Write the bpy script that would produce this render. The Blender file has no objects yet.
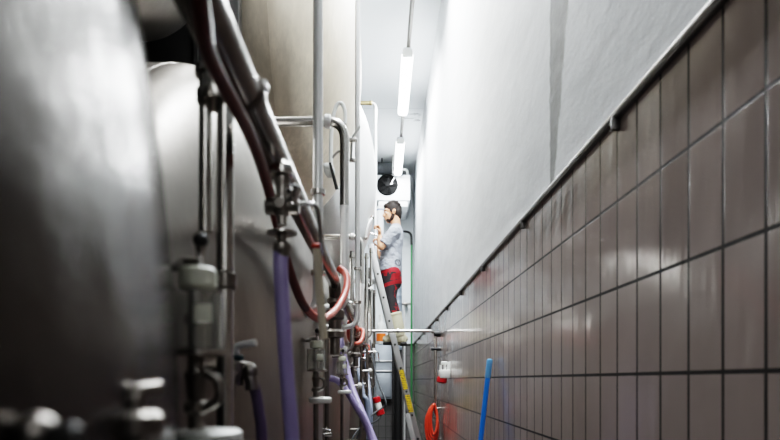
import bpy, bmesh, math, random
from mathutils import Vector, Matrix
random.seed(4)
D = bpy.data; S = bpy.context.scene; COL = S.collection
PI = math.pi
CH = 1.484                      # camera height
F = 565.0                       # focal length in pixels (780 wide)
W = 0.683                       # tiled wall, metres right of the camera
CEIL = CH + 4.40
YFAR = 12.06
P = 2.1                         # spacing of the repeated pipework along the tank row


def at(px, py, Y):
    """world point seen at pixel (px, py), Y metres down the corridor"""
    return Vector(((px - 381) / F * Y, Y, CH + (380 - py) / F * Y))


# ------------------------------------------------------------------ meshes
class MB:
    def __init__(self):
        self.bm = bmesh.new()

    def ring(self, c, u, v, r, n, r2=None):
        r2 = r if r2 is None else r2
        return [self.bm.verts.new(c + u * (math.cos(2 * PI * k / n) * r) + v * (math.sin(2 * PI * k / n) * r2)) for k in range(n)]

    def skin(self, rings, cap=True, mi=0):
        n = len(rings[0])
        for a, b in zip(rings[:-1], rings[1:]):
            for k in range(n):
                f = self.bm.faces.new((a[k], a[(k + 1) % n], b[(k + 1) % n], b[k]))
                f.material_index = mi
        if cap:
            for r, flip in ((rings[0], True), (rings[-1], False)):
                try:
                    f = self.bm.faces.new(list(reversed(r)) if flip else r)
                    f.material_index = mi
                except ValueError:
                    pass
        return self

    @staticmethod
    def frame(d):
        d = d.normalized()
        h = Vector((0, 0, 1)) if abs(d.z) < 0.9 else Vector((1, 0, 0))
        u = d.cross(h).normalized()
        return u, d.cross(u).normalized()

    def lathe(self, p0, axis, prof, n=24, mi=0):
        """prof: (radius, distance along axis)"""
        p0 = Vector(p0); a = Vector(axis).normalized(); u, v = self.frame(a)
        self.skin([self.ring(p0 + a * t, u, v, max(r, 1e-4), n) for r, t in prof], True, mi)
        return self

    def cyl(self, p0, p1, r0, r1=None, n=20, mi=0, bev=0.0):
        p0 = Vector(p0); p1 = Vector(p1); r1 = r0 if r1 is None else r1
        L = (p1 - p0).length
        prof = [(r0, 0), (r1, L)] if bev <= 0 else [(r0 - bev, 0), (r0, bev), (r1, L - bev), (r1 - bev, L)]
        return self.lathe(p0, p1 - p0, prof, n, mi)

    def tube(self, pts, r, n=14, mi=0, cap=True):
        pts = [Vector(p) for p in pts]
        rs = r if isinstance(r, (list, tuple)) else [r] * len(pts)
        rings = []
        t = (pts[1] - pts[0]).normalized(); u, v = self.frame(t)
        for i, p in enumerate(pts):
            t2 = (pts[min(i + 1, len(pts) - 1)] - pts[max(i - 1, 0)]).normalized()
            q = t.rotation_difference(t2); u = q @ u; v = q @ v; t = t2
            rings.append(self.ring(p, u, v, rs[i], n))
        return self.skin(rings, cap, mi)

    def box(self, c, s, rot=None, bev=0.0, mi=0):
        c = Vector(c); hx, hy, hz = s[0] / 2, s[1] / 2, s[2] / 2
        R = rot or Matrix.Identity(3)
        vs = [self.bm.verts.new(c + R @ Vector((x * hx, y * hy, z * hz))) for x in (-1, 1) for y in (-1, 1) for z in (-1, 1)]
        fs = []
        for q in ((0, 1, 3, 2), (4, 6, 7, 5), (0, 4, 5, 1), (2, 3, 7, 6), (0, 2, 6, 4), (1, 5, 7, 3)):
            f = self.bm.faces.new([vs[k] for k in q]); f.material_index = mi; fs.append(f)
        if bev > 0:
            es = list({e for f in fs for e in f.edges})
            bmesh.ops.bevel(self.bm, geom=es, offset=bev, segments=2, affect='EDGES', profile=0.5)
        return self

    def ball(self, c, r, n=16, m=10, mi=0, rot=None):
        c = Vector(c); r = (r, r, r) if not isinstance(r, (tuple, list)) else r
        R = rot or Matrix.Identity(3)
        rings = []
        for j in range(m + 1):
            th = PI * (j + 0.02) / (m + 0.04)
            rings.append([self.bm.verts.new(c + R @ Vector((r[0] * math.sin(th) * math.cos(2 * PI * k / n), r[1] * math.sin(th) * math.sin(2 * PI * k / n), -r[2] * math.cos(th)))) for k in range(n)])
        return self.skin(rings, True, mi)

    def torus(self, c, axis, R, r, n=28, m=10, mi=0):
        c = Vector(c); u, v = self.frame(Vector(axis))
        a = Vector(axis).normalized()
        rings = []
        for k in range(n):
            d = u * math.cos(2 * PI * k / n) + v * math.sin(2 * PI * k / n)
            rings.append([self.bm.verts.new(c + d * (R + r * math.cos(2 * PI * j / m)) + a * (r * math.sin(2 * PI * j / m))) for j in range(m)])
        rings.append(rings[0])
        return self.skin(rings, False, mi)


def smooth_path(pts, sub=6):
    pts = [Vector(p) for p in pts]
    out = []
    for i in range(len(pts) - 1):
        p0 = pts[max(i - 1, 0)]; p1 = pts[i]; p2 = pts[i + 1]; p3 = pts[min(i + 2, len(pts) - 1)]
        for k in range(sub):
            t = k / sub
            out.append(0.5 * ((2 * p1) + (p2 - p0) * t + (2 * p0 - 5 * p1 + 4 * p2 - p3) * t * t + (3 * p1 - p0 - 3 * p2 + p3) * t ** 3))
    out.append(pts[-1])
    return out


def bend_path(pts, rad, sub=7):
    """polyline with rounded corners (welded elbows)"""
    pts = [Vector(p) for p in pts]
    out = [pts[0]]
    for a, b, c in zip(pts[:-2], pts[1:-1], pts[2:]):
        d1 = (a - b); d2 = (c - b); r = min(rad, d1.length * .48, d2.length * .48)
        s = b + d1.normalized() * r; e = b + d2.normalized() * r
        for k in range(sub + 1):
            t = k / sub
            out.append(s * (1 - t) ** 2 + b * 2 * t * (1 - t) + e * t * t)
    out.append(pts[-1])
    return out


def finish(name, mb, mats, parent=None, flat=False):
    bm = mb.bm
    bmesh.ops.recalc_face_normals(bm, faces=bm.faces)
    me = D.meshes.new(name)
    if parent is not None:
        off = parent['_o']
        bmesh.ops.translate(bm, verts=bm.verts, vec=-Vector(off))
    bm.to_mesh(me); bm.free()
    for m in (mats if isinstance(mats, (list, tuple)) else [mats]):
        me.materials.append(m)
    if not flat:
        me.polygons.foreach_set('use_smooth', [True] * len(me.polygons))
        me.set_sharp_from_angle(angle=math.radians(38))
    o = D.objects.new(name, me); COL.objects.link(o)
    if parent is not None:
        o.parent = parent
        o['_o'] = parent['_o']
    return o


def thing(name, label, cat, loc, group=None):
    o = D.objects.new(name, None); COL.objects.link(o)
    o.empty_display_size = 0.05
    o.location = loc; o['_o'] = list(loc); o['label'] = label; o['category'] = cat
    if group: o['group'] = group
    return o


def part(name, mb, mats, parent, flat=False):
    return finish(name, mb, mats, parent, flat)


def solo(name, mb, mats, label, cat, group=None, flat=False):
    """a thing that is one mesh, origin at the centre of its base"""
    vs = [v.co for v in mb.bm.verts]
    lo = Vector([min(v[k] for v in vs) for k in range(3)]); hi = Vector([max(v[k] for v in vs) for k in range(3)])
    org = Vector(((lo.x + hi.x) / 2, (lo.y + hi.y) / 2, lo.z))
    bmesh.ops.translate(mb.bm, verts=mb.bm.verts, vec=-org)
    o = finish(name, mb, mats, None, flat)
    o.location = org
    o['label'] = label; o['category'] = cat
    if group: o['group'] = group
    return o


def struct(name, mb, mats, flat=True):
    o = finish(name, mb, mats, None, flat); o['kind'] = 'structure'
    return o


def dup(o, dloc=None, label=None, parent=None):
    c = o.copy(); COL.objects.link(c)
    if parent is None:
        c.location = o.location + Vector(dloc); c['label'] = label
    else:
        c.parent = parent
    for ch in list(o.children):
        dup(ch, parent=c)
    return c


# --------------------------------------------------------------- materials
class NT:
    def __init__(self, name):
        self.m = D.materials.new(name); self.m.use_nodes = True
        self.t = self.m.node_tree; self.n = self.t.nodes
        self.b = self.n['Principled BSDF']

    def add(self, typ, **kw):
        x = self.n.new(typ)
        for k, v in kw.items():
            if k in x.inputs: x.inputs[k].default_value = v
            else: setattr(x, k, v)
        return x

    def link(self, a, b): self.t.links.new(a, b)

    def math(self, op, a, b=0.0, c=0.0, clamp=False):
        x = self.n.new('ShaderNodeMath'); x.operation = op; x.use_clamp = clamp
        for i, q in enumerate((a, b, c)):
            if isinstance(q, (int, float)): x.inputs[i].default_value = q
            else: self.link(q, x.inputs[i])
        return x.outputs[0]

    def mix(self, fac, a, b):
        x = self.n.new('ShaderNodeMix'); x.data_type = 'RGBA'
        for sock, q in ((x.inputs[0], fac), (x.inputs[6], a), (x.inputs[7], b)):
            if isinstance(q, (int, float)): sock.default_value = q
            elif isinstance(q, (tuple, list)): sock.default_value = (*q, 1) if len(q) == 3 else q
            else: self.link(q, sock)
        return x.outputs[2]

    def coords(self, scale=(1, 1, 1)):
        tc = self.n.new('ShaderNodeTexCoord'); mp = self.n.new('ShaderNodeMapping')
        mp.inputs['Scale'].default_value = scale
        self.link(tc.outputs['Object'], mp.inputs['Vector'])
        return mp.outputs[0]

    def xyz(self):
        tc = self.n.new('ShaderNodeTexCoord'); s = self.n.new('ShaderNodeSeparateXYZ')
        self.link(tc.outputs['Object'], s.inputs[0])
        return s.outputs

    def noise(self, vec, scale, detail=4, rough=.55, w=None):
        x = self.add('ShaderNodeTexNoise', Scale=scale, Detail=detail, Roughness=rough)
        self.link(vec, x.inputs['Vector'])
        return x.outputs['Fac']

    def ramp(self, fac, a, b):
        x = self.n.new('ShaderNodeMapRange'); x.inputs['From Min'].default_value = a; x.inputs['From Max'].default_value = b
        self.link(fac, x.inputs['Value'])
        return x.outputs[0]

    def bump(self, h, strength, dist=.01):
        x = self.add('ShaderNodeBump', Strength=strength, Distance=dist)
        self.link(h, x.inputs['Height']); self.link(x.outputs[0], self.b.inputs['Normal'])
        return x


def srgb(r, g, b):
    return tuple(((c / 255 / 12.92) if c <= 10 else ((c / 255 + .055) / 1.055) ** 2.4) for c in (r, g, b))


def plain(name, col, rough=.5, metal=0.0, var=.12, scale=18, coat=0.0, bump=0.0, stretch=(1, 1, 1)):
    k = NT(name); b = k.b
    v = k.coords(stretch); nz = k.noise(v, scale, 3)
    lo = tuple(c * (1 - var) for c in col); hi = tuple(min(1, c * (1 + var)) for c in col)
    k.link(k.mix(nz, lo, hi), b.inputs['Base Color'])
    b.inputs['Roughness'].default_value = rough; b.inputs['Metallic'].default_value = metal
    b.inputs['Coat Weight'].default_value = coat; b.inputs['Coat Roughness'].default_value = .15
    if bump: k.bump(nz, bump, .004)
    return k.m


def tank_mat(name, col, rough, scratch=.3, dirt_mottle=0.25, wavy=.16):
    k = NT(name); b = k.b
    v = k.coords((1, 1, 1)); vs = k.coords((9, 9, .9)); vx = k.coords((2, 26, 26))
    big = k.noise(v, 1.7, 4); st = k.noise(vs, 4.5, 5, .65); fine = k.noise(vx, 7, 3)
    c1 = k.mix(k.ramp(big, .3, .75), tuple(c * (1 - dirt_mottle) for c in col), col)
    med = k.noise(k.coords((3, 1.6, 1)), 3.2, 9, .78)
    c1 = k.mix(k.math('MULTIPLY', k.ramp(med, .38, .72), scratch), c1, tuple(c * .5 for c in col))
    c2 = k.mix(k.math('MULTIPLY', k.ramp(st, .42, .72), scratch), c1, tuple(c * .62 for c in col))
    k.link(c2, b.inputs['Base Color']); b.inputs['Metallic'].default_value = 1.0
    r = k.math('ADD', k.math('MULTIPLY', st, .16), rough - .06)
    k.link(k.math('ADD', r, k.math('MULTIPLY', fine, .05)), b.inputs['Roughness'])
    k.bump(k.math('ADD', k.math('MULTIPLY', big, .6), k.math('MULTIPLY', fine, .012)), wavy, .05)
    return k.m


def steel(name, col=(.62, .6, .57), rough=.24, var=.1):
    return plain(name, col, rough, 1.0, var, 30)


M = {}
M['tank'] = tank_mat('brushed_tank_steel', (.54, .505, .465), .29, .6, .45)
M['tank_near'] = tank_mat('near_tank_steel', (.15, .139, .127), .17, .3, .5, .9)  # heavier mottling stands in for dark reflected streaks
M['tank_beige'] = tank_mat('warm_tank_steel', (.84, .75, .62), .46, .75, .4)
M['tank_pale'] = tank_mat('pale_tank_steel', (.80, .80, .79), .42, .2, .12)
M['steel'] = steel('pipe_steel')
M['steel_brown'] = steel('shaded_pipe_steel', (.22, .20, .185), .25)  # even dark brown base tone for the manifold pipes
M['steel_light'] = plain('bright_pipe_steel', (.88, .88, .87), .34, .5, .06, 30)
M['steel_dark'] = steel('dull_pipe_steel', (.30, .28, .26), .32)
M['chrome'] = steel('polished_chrome', (.85, .85, .85), .1, .04)
M['alu'] = plain('ladder_aluminium', (.30, .30, .295), .5, .5, .08, 40)
M['brass'] = steel('worn_brass', (.45, .36, .19), .35)
M['black'] = plain('black_rubber', (.012, .012, .012), .5)
M['dark'] = plain('dark_painted_steel', (.02, .019, .018), .45, .2)
M['charcoal'] = plain('charcoal_duct', (.05, .055, .06), .6, .0)
M['fan_black'] = plain('matt_black_fan', (.008, .008, .008), .9)
M['fan_black'].node_tree.nodes['Principled BSDF'].inputs['Specular IOR Level'].default_value = .1
M['duct'] = plain('galvanised_duct', (.24, .28, .33), .45, .3, .15, 8)
M['white_plastic'] = plain('white_plastic', (.78, .79, .76), .4, 0, .05)
M['cream_plastic'] = plain('cream_plastic', (.80, .81, .70), .45, 0, .06)
M['white_paint'] = plain('white_sheet_metal', (.80, .83, .84), .45, 0, .04)
M['grey_paint'] = plain('grey_blue_sheet_metal', (.34, .38, .42), .4, .2, .08)
M['lavender'] = plain('lavender_hose_plastic', srgb(168, 158, 204), .35, 0, .1, 10, .3)
M['bluegrey'] = plain('blue_grey_hose_plastic', srgb(132, 142, 162), .35, 0, .1, 10, .3)
M['faded'] = plain('faded_purple_hose_plastic', srgb(96, 82, 112), .4, 0, .1, 10, .2)
M['cream_hose'] = plain('cream_hose_plastic', srgb(240, 232, 206), .4, 0, .1, 14, .2)
M['redhose'] = plain('red_rubber_hose', srgb(196, 84, 66), .42, 0, .12, 10, .25)  # red hose colour as it looks when lit
M['redhose_dark'] = plain('dark_red_rubber_hose', srgb(104, 34, 26), .45, 0, .12, 10, .15)  # same rubber with shade put into the colour
M['orange'] = plain('orange_hose_rubber', srgb(222, 74, 48), .38, 0, .1, 10, .3)
M['red_plastic'] = plain('red_plastic', srgb(190, 26, 34), .35, 0, .06, 18, .2)
M['orange_plastic'] = plain('orange_label', srgb(228, 104, 28), .5, 0, .06)
M['blue'] = plain('blue_handle_plastic', srgb(24, 140, 245), .35, 0, .06, 12, .3)
M['blue_light'] = plain('light_blue_plastic', srgb(120, 190, 250), .35, 0, .06, 12, .3)
M['teal'] = plain('teal_plastic', srgb(16, 66, 78), .4)
M['green'] = plain('green_pipe_paint', srgb(56, 122, 74), .4, 0, .1)
M['gasket'] = plain('orange_red_gasket', srgb(200, 66, 44), .5)
M['skin'] = plain('skin', srgb(206, 152, 120), .5, 0, .1, 25)
M['hair'] = plain('dark_brown_hair', srgb(30, 21, 16), .7, 0, .4, 70, 0, .5, (1, 1, .25))
M['beard'] = plain('short_dark_beard', srgb(44, 31, 25), .8, 0, .35, 120)
M['eye'] = plain('eye_white', (.75, .73, .7), .25, 0, .02)
M['boot'] = plain('cream_rubber', srgb(190, 185, 160), .55, 0, .08, 12, 0, .15)
M['sole'] = plain('dark_sole_rubber', (.03, .03, .028), .6)
M['trim'] = plain('grey_rail_metal', (.15, .145, .14), .34, .75, .12, 20)


def make_glass():
    k = NT('clear_acrylic'); b = k.b
    nz = k.noise(k.coords(), 20, 2)
    k.link(k.mix(nz, (.78, .8, .78), (.9, .9, .88)), b.inputs['Base Color'])
    b.inputs['Roughness'].default_value = .12; b.inputs['IOR'].default_value = 1.2
    b.inputs['Transmission Weight'].default_value = .92
    return k.m
M['glass'] = make_glass()


def make_lamp():
    k = NT('lamp_diffuser'); b = k.b
    nz = k.noise(k.coords(), 6, 2)
    k.link(k.mix(nz, (.93, .97, 1), (.97, .99, 1)), b.inputs['Emission Color'])
    b.inputs['Base Color'].default_value = (.9, .9, .9, 1)
    b.inputs['Emission Strength'].default_value = 16.0
    return k.m
M['lamp'] = make_lamp()


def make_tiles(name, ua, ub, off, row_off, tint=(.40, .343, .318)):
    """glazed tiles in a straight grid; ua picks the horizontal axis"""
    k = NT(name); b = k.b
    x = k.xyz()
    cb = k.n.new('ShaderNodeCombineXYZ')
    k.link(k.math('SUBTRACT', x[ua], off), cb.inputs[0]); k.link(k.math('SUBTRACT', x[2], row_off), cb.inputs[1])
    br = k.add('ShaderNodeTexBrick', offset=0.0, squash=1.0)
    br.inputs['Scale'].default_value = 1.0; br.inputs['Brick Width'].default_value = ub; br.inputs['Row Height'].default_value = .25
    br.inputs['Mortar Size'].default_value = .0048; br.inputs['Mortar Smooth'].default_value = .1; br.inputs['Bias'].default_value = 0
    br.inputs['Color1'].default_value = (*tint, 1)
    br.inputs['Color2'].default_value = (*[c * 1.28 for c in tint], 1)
    br.inputs['Mortar'].default_value = (.016, .013, .0115, 1)
    k.link(cb.outputs[0], br.inputs['Vector'])
    cl = k.noise(k.coords(), 4, 4)
    tile = k.mix(.35, br.outputs['Color'], k.mix(cl, tuple(c * .6 for c in tint), tuple(c * 1.4 for c in tint)))
    k.link(k.mix(br.outputs['Fac'], tile, (.016, .013, .0115)), b.inputs['Base Color'])
    k.link(k.math('ADD', k.math('MULTIPLY', br.outputs['Fac'], .55), k.math('ADD', k.math('MULTIPLY', cl, .08), .10)), b.inputs['Roughness'])
    b.inputs['IOR'].default_value = 1.55
    wav = k.noise(k.coords((1, 7, 2.2) if ua == 1 else (7, 1, 2.2)), 1.4, 2)
    h = k.math('SUBTRACT', k.math('MULTIPLY', wav, .9), k.math('MULTIPLY', br.outputs['Fac'], .45))
    k.bump(h, .28, .012)
    return k.m


def make_plaster():
    k = NT('white_plaster'); b = k.b
    x = k.xyz()
    co = k.coords()
    n1 = k.noise(co, 1.3, 5); n2 = k.noise(k.coords((1, .4, 1.2)), 6, 6, .7); n3 = k.noise(co, 13, 5)
    col = k.mix(k.ramp(n2, .35, .8), (.72, .745, .76), (.58, .605, .62))
    col = k.mix(k.math('MULTIPLY', k.ramp(n1, .5, .75), .35), col, (.50, .525, .545))
    # grey filler strip where a pipe chase was closed
    nd = k.math('MULTIPLY', k.math('SUBTRACT', n3, .5), .07)
    y = k.math('ADD', x[1], nd)
    near = k.math('SUBTRACT', 2.262, k.math('MULTIPLY', k.math('SUBTRACT', x[2], CH + .78), .27))
    m1 = k.math('MULTIPLY', k.math('SUBTRACT', y, near), 60, clamp=True)
    m2 = k.math('MULTIPLY', k.math('SUBTRACT', 2.335, y), 60, clamp=True)
    mz = k.math('MULTIPLY', k.math('SUBTRACT', x[2], CH + .72), 14, clamp=True)
    mask = k.math('MULTIPLY', k.math('MULTIPLY', m1, m2), mz)
    mask = k.math('MULTIPLY', mask, k.math('ADD', .62, k.math('MULTIPLY', n3, .5)), clamp=True)
    col = k.mix(mask, col, k.mix(n3, (.10, .102, .096), (.20, .204, .19)))
    # sheet joints low on the far end of the wall
    for yy in (9.45, 7.3, 8.3):
        d = k.math('ABSOLUTE', k.math('SUBTRACT', x[1], yy))
        ln = k.math('MULTIPLY', k.math('LESS_THAN', d, .02), k.math('LESS_THAN', x[2], CH + 1.55))
        col = k.mix(k.math('MULTIPLY', ln, .5), col, (.42, .44, .46))
    k.link(col, b.inputs['Base Color']); b.inputs['Roughness'].default_value = .72
    k.bump(k.math('ADD', n2, k.math('MULTIPLY', n3, .5)), .28, .012)
    return k.m


def make_ceiling():
    k = NT('white_ceiling_paint'); b = k.b
    x = k.xyz()
    n1 = k.noise(k.coords(), .9, 3); n2 = k.noise(k.coords((1, 3, 1)), 6, 6, .75)
    col = k.mix(k.ramp(n1, .35, .7), (.80, .83, .845), (.74, .775, .80))
    # water marks by the second lamp
    dx = k.math('MULTIPLY', k.math('ABSOLUTE', k.math('SUBTRACT', x[0], .48)), 5)
    dy = k.math('MULTIPLY', k.math('ABSOLUTE', k.math('SUBTRACT', x[1], 9.45)), 6)
    near = k.math('SUBTRACT', 1.0, k.math('MAXIMUM', dx, dy), clamp=True)
    sp = k.math('MULTIPLY', k.math('GREATER_THAN', n2, .54), k.math('GREATER_THAN', near, .05))
    col = k.mix(k.math('MULTIPLY', sp, .75), col, (.22, .23, .23))
    j = k.math('LESS_THAN', k.math('ABSOLUTE', k.math('SUBTRACT', x[1], 9.15)), .012)
    col = k.mix(k.math('MULTIPLY', j, .35), col, (.4, .42, .44))
    k.link(col, b.inputs['Base Color']); b.inputs['Roughness'].default_value = .6
    return k.m


M['tiles_right'] = make_tiles('glazed_tiles_right', 1, .1262, 1.0023, 0)
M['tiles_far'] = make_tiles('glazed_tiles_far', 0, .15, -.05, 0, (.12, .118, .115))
M['plaster'] = make_plaster()
M['ceiling'] = make_ceiling()
M['far_white'] = plain('far_wall_paint', (.74, .78, .80), .6, 0, .05, 3)
M['side_wall'] = plain('side_wall_paint', (.16, .155, .15), .8, 0, .1, 3)
M['floor'] = plain('red_brown_floor_tiles', (.055, .042, .036), .4, 0, .3, 5)


def make_trousers():
    k = NT('red_and_black_work_trousers'); b = k.b
    x = k.xyz()
    n = k.noise(k.coords((1.4, 1, 1)), 14, 3, .5)
    cl = k.noise(k.coords(), 40, 3)
    # black panels: thigh pocket and knee, red at seat, hip and calf
    zm = k.math('MULTIPLY', k.math('LESS_THAN', x[2], .43), k.math('GREATER_THAN', x[2], .07))
    xm = k.math('LESS_THAN', k.math('ADD', x[0], k.math('MULTIPLY', n, .22)), .262)
    pan = k.math('MULTIPLY', zm, xm)
    bl = k.math('MULTIPLY', k.math('GREATER_THAN', n, .50), k.math('LESS_THAN', x[2], .53))
    m = k.math('MAXIMUM', pan, bl)
    st = k.math('LESS_THAN', k.math('ABSOLUTE', k.math('SUBTRACT', x[2], k.math('ADD', .36, k.math('MULTIPLY', x[0], .3)))), .022)
    m = k.math('MULTIPLY', m, k.math('SUBTRACT', 1.0, st))
    k.link(k.mix(m, k.mix(cl, srgb(112, 6, 16), srgb(168, 12, 26)), (.016, .014, .016)), b.inputs['Base Color'])
    b.inputs['Roughness'].default_value = .8
    k.bump(n, .5, .02)
    return k.m


def make_shirt():
    k = NT('grey_marl_jersey'); b = k.b
    x = k.xyz()
    n = k.noise(k.coords((1, 1, 1)), 9, 3); cl = k.noise(k.coords(), 60, 3)
    col = k.mix(cl, srgb(138, 143, 153), srgb(172, 177, 186))
    dx = k.math('SUBTRACT', x[0], .205); dz = k.math('SUBTRACT', x[2], .088)
    r = k.math('SQRT', k.math('ADD', k.math('MULTIPLY', dx, dx), k.math('MULTIPLY', dz, dz)))
    ring = k.math('LESS_THAN', k.math('ABSOLUTE', k.math('SUBTRACT', r, .033)), .010)
    cen = k.math('MULTIPLY', k.math('LESS_THAN', r, .028), k.math('GREATER_THAN', cl, .5))
    m = k.math('MULTIPLY', k.math('MAXIMUM', ring, cen), k.math('LESS_THAN', x[1], 0))
    k.link(k.mix(k.math('MULTIPLY', m, .75), col, (.05, .055, .065)), b.inputs['Base Color'])
    b.inputs['Roughness'].default_value = .85
    k.bump(k.noise(k.coords((1.2, 1, 1.6)), 7, 3), 1.0, .06)
    return k.m


def make_sticker():
    k = NT('yellow_warning_sticker'); b = k.b
    x = k.xyz()
    w = k.n.new('ShaderNodeTexWave'); w.inputs['Scale'].default_value = 15; w.inputs['Distortion'].default_value = 6; w.bands_direction = 'Z'
    w.inputs['Detail'].default_value = 3; w.inputs['Detail Scale'].default_value = 6
    k.link(k.coords(), w.inputs['Vector'])
    k.link(k.mix(k.math('GREATER_THAN', w.outputs['Fac'], .62), srgb(226, 190, 34), (.03, .03, .02)), b.inputs['Base Color'])
    b.inputs['Roughness'].default_value = .4
    return k.m


M['trousers'] = make_trousers(); M['shirt'] = make_shirt(); M['sticker'] = make_sticker()

# ------------------------------------------------------------- the setting
mb = MB(); mb.box((-1.6, 5, -.05), (4.9, 14.4, .1)); struct('floor', mb, M['floor'])
mb = MB(); mb.box((-1.6, 5, CEIL + .05), (4.9, 14.4, .1)); struct('ceiling', mb, M['ceiling'])
mb = MB()
mb.box((W + .012 + .1, 5, CEIL / 2), (.2, 14.4, CEIL), mi=0)
mb.box((W + .03, 5, 2.25 / 2), (.06, 14.12, 2.25), mi=1)
struct('wall_right', mb, [M['plaster'], M['tiles_right']])
mb = MB()
mb.box((-1.6, YFAR + .112, CEIL / 2), (4.6, .2, CEIL), mi=0)
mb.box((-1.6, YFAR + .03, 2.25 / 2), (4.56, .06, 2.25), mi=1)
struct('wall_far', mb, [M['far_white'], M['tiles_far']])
mb = MB(); mb.box((-4.0, 5, CEIL / 2), (.2, 14.4, CEIL)); struct('wall_left', mb, M['side_wall'])
mb = MB(); mb.box((-1.6, -2.1, CEIL / 2), (4.6, .2, CEIL)); struct('wall_back', mb, M['side_wall'])
# metal edge rail on top of the tiles, with its brackets
mb = MB()
mb.box((W - .005, 5, 2.243), (.024, 14.1, .026), bev=.005)
mb.box((W - .004, 5, 2.2575), (.016, 14.1, .004), mi=1)
tr = struct('trim_1', mb, [M['trim'], M['steel_light']], False)
mb = MB()
for k in range(12):
    mb.box((W - .010, 1.62 + (k - 1) * 1.05, 2.219), (.026, .016, .04), bev=.004)
finish('bracket', mb, M['trim'], None).parent = tr
mb = MB(); mb.box((-1.6, YFAR - .006, 2.243), (4.55, .03, .034), bev=.006); struct('trim_2', mb, M['trim'], False)


# ------------------------------------------------------------------- tanks
def head_profile(R, d, p, q, n=40):
    out = []
    for k in range(n + 1):
        rho = math.cos(PI / 2 * k / n) ** .8
        out.append((R * rho, d * max(0.0, 1 - rho ** p) ** (1 / q)))
    return out


def tank(label, Yc, zc, R, Xa, mat, d=.5, L=2.5, upper=None, p=2, q=2):
    t = thing('horizontal_tank', label, 'tank', (Xa - d - L / 2, Yc, zc - R if upper is None else zc - R),
              'stainless tanks in two tiers along the corridor')
    xr = Xa - d
    mb = MB(); mb.lathe((xr - L, Yc, zc), (1, 0, 0), [(R * .55, -.3), (R * .9, -.16), (R, 0), (R, L)], 96); part('shell', mb, mat, t)
    mb = MB(); mb.lathe((xr, Yc, zc), (1, 0, 0), head_profile(R, d, p, q), 96); part('tank_head', mb, mat, t)
    mb = MB(); mb.torus((xr, Yc, zc), (1, 0, 0), R - .001, .002, 96, 8); part('weld_seam', mb, mat, t)
    if upper is None:
        for sx in (-.35, -1.9):
            for sy in (-.62, .62):
                mb = MB(); mb.box((xr + sx, Yc + sy * R, (zc - .7 * R) / 2 ), (.12, .12, zc - .7 * R), bev=.01)
                part('leg', mb, M['dark'], t)
    else:
        for sx in (-.45, -1.9):
            mb = MB(); mb.box((xr + sx, Yc, (upper + zc - R) / 2), (.14, .34, zc - R - upper + .012), bev=.004)
            part('saddle', mb, M['dark'], t)
    return t


zl = CH - .08
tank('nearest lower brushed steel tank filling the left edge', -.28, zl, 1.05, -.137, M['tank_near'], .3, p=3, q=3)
tank('second lower brushed steel tank behind the near glass bunging device', 2.0, zl, 1.05, -.25, M['tank'], .3, p=4, q=2)
tank('third lower steel tank behind the bent pipe and second glass bunging device', 4.2, zl, 1.05, -.25, M['tank'], .3, p=4, q=2)
tank('fourth lower steel tank at the foot of the ladder', 6.4, zl, 1.05, -.25, M['tank'], .3, p=4, q=2)
tank('last lower steel tank beyond the ladder', 8.6, zl, 1.05, -.13, M['tank'], .3, p=4, q=2)
tank('dull upper tank whose curved underside shows at the top left corner', 2.0, CH + 2.42, 1.05, -.58, M['tank'], upper=zl + 1.05)
tank('beige scratched upper tank behind the tall bright standpipe', 4.3, CH + 2.4, 1.1, -.15, M['tank_beige'], upper=zl + 1.05)
tank('white bulging upper tank the man is working on', 6.6, CH + 2.3, 1.08, -.055, M['tank_pale'], upper=zl + 1.05)
mb = MB(); mb.box((-1.1, 3.1, CEIL / 2), (.66, .07, CEIL), bev=.008)
mb.box((-.86, 3.055, CEIL / 2), (.03, .02, CEIL)); mb.box((-1.0, 3.055, CEIL / 2), (.02, .02, CEIL))
solo('support_column', mb, M['dark'], 'black steel support column between the tanks at the top left', 'column')

# ------------------------------------------------ repeated pipework, rig 0
XM = -.2; ZM = CH + .42
g = 'long pipes running along the tank fronts'
def manifold(y0, y1, label, first=False):
    t = thing('manifold_pipe', label, 'pipe', (XM, (y0 + y1) / 2, ZM - .03), g)
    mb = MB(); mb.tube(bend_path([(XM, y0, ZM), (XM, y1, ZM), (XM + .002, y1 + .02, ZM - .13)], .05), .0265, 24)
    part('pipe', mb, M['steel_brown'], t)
    if first:
        yc = .83
        mb = MB(); mb.lathe((XM, yc - .016, ZM), (0, 1, 0), [(.027, 0), (.031, .005), (.031, .027), (.027, .032)], 24); part('clamp', mb, M['steel_brown'], t)
        mb = MB(); mb.box((XM + .029, yc, ZM + .012), (.010, .018, .014), bev=.003); part('clamp_screw', mb, M['steel_light'], t)
    yc = y1 + .02
    mb = MB(); mb.lathe((XM, yc, ZM - .06), (0, 0, -1), [(.027, 0), (.036, .006), (.036, .022), (.027, .03)], 24)
    mb.lathe((XM, yc, ZM - .11), (0, 0, -1), [(.027, 0), (.042, .008), (.042, .04), (.03, .05), (.03, .09), (.04, .1), (.04, .125), (.022, .13), (.022, .2)], 24)
    part('union', mb, M['steel_dark'], t)
    return t
manifold(.42, 2.44, 'thick dull steel pipe sweeping from top centre down to the pink hose', True)
manifold(2.66, 4.5, 'steel pipe continuing behind the big pink hose loop')
manifold(4.76, 6.5, 'furthest steel pipe along the tanks, ending by the ladder')

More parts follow.
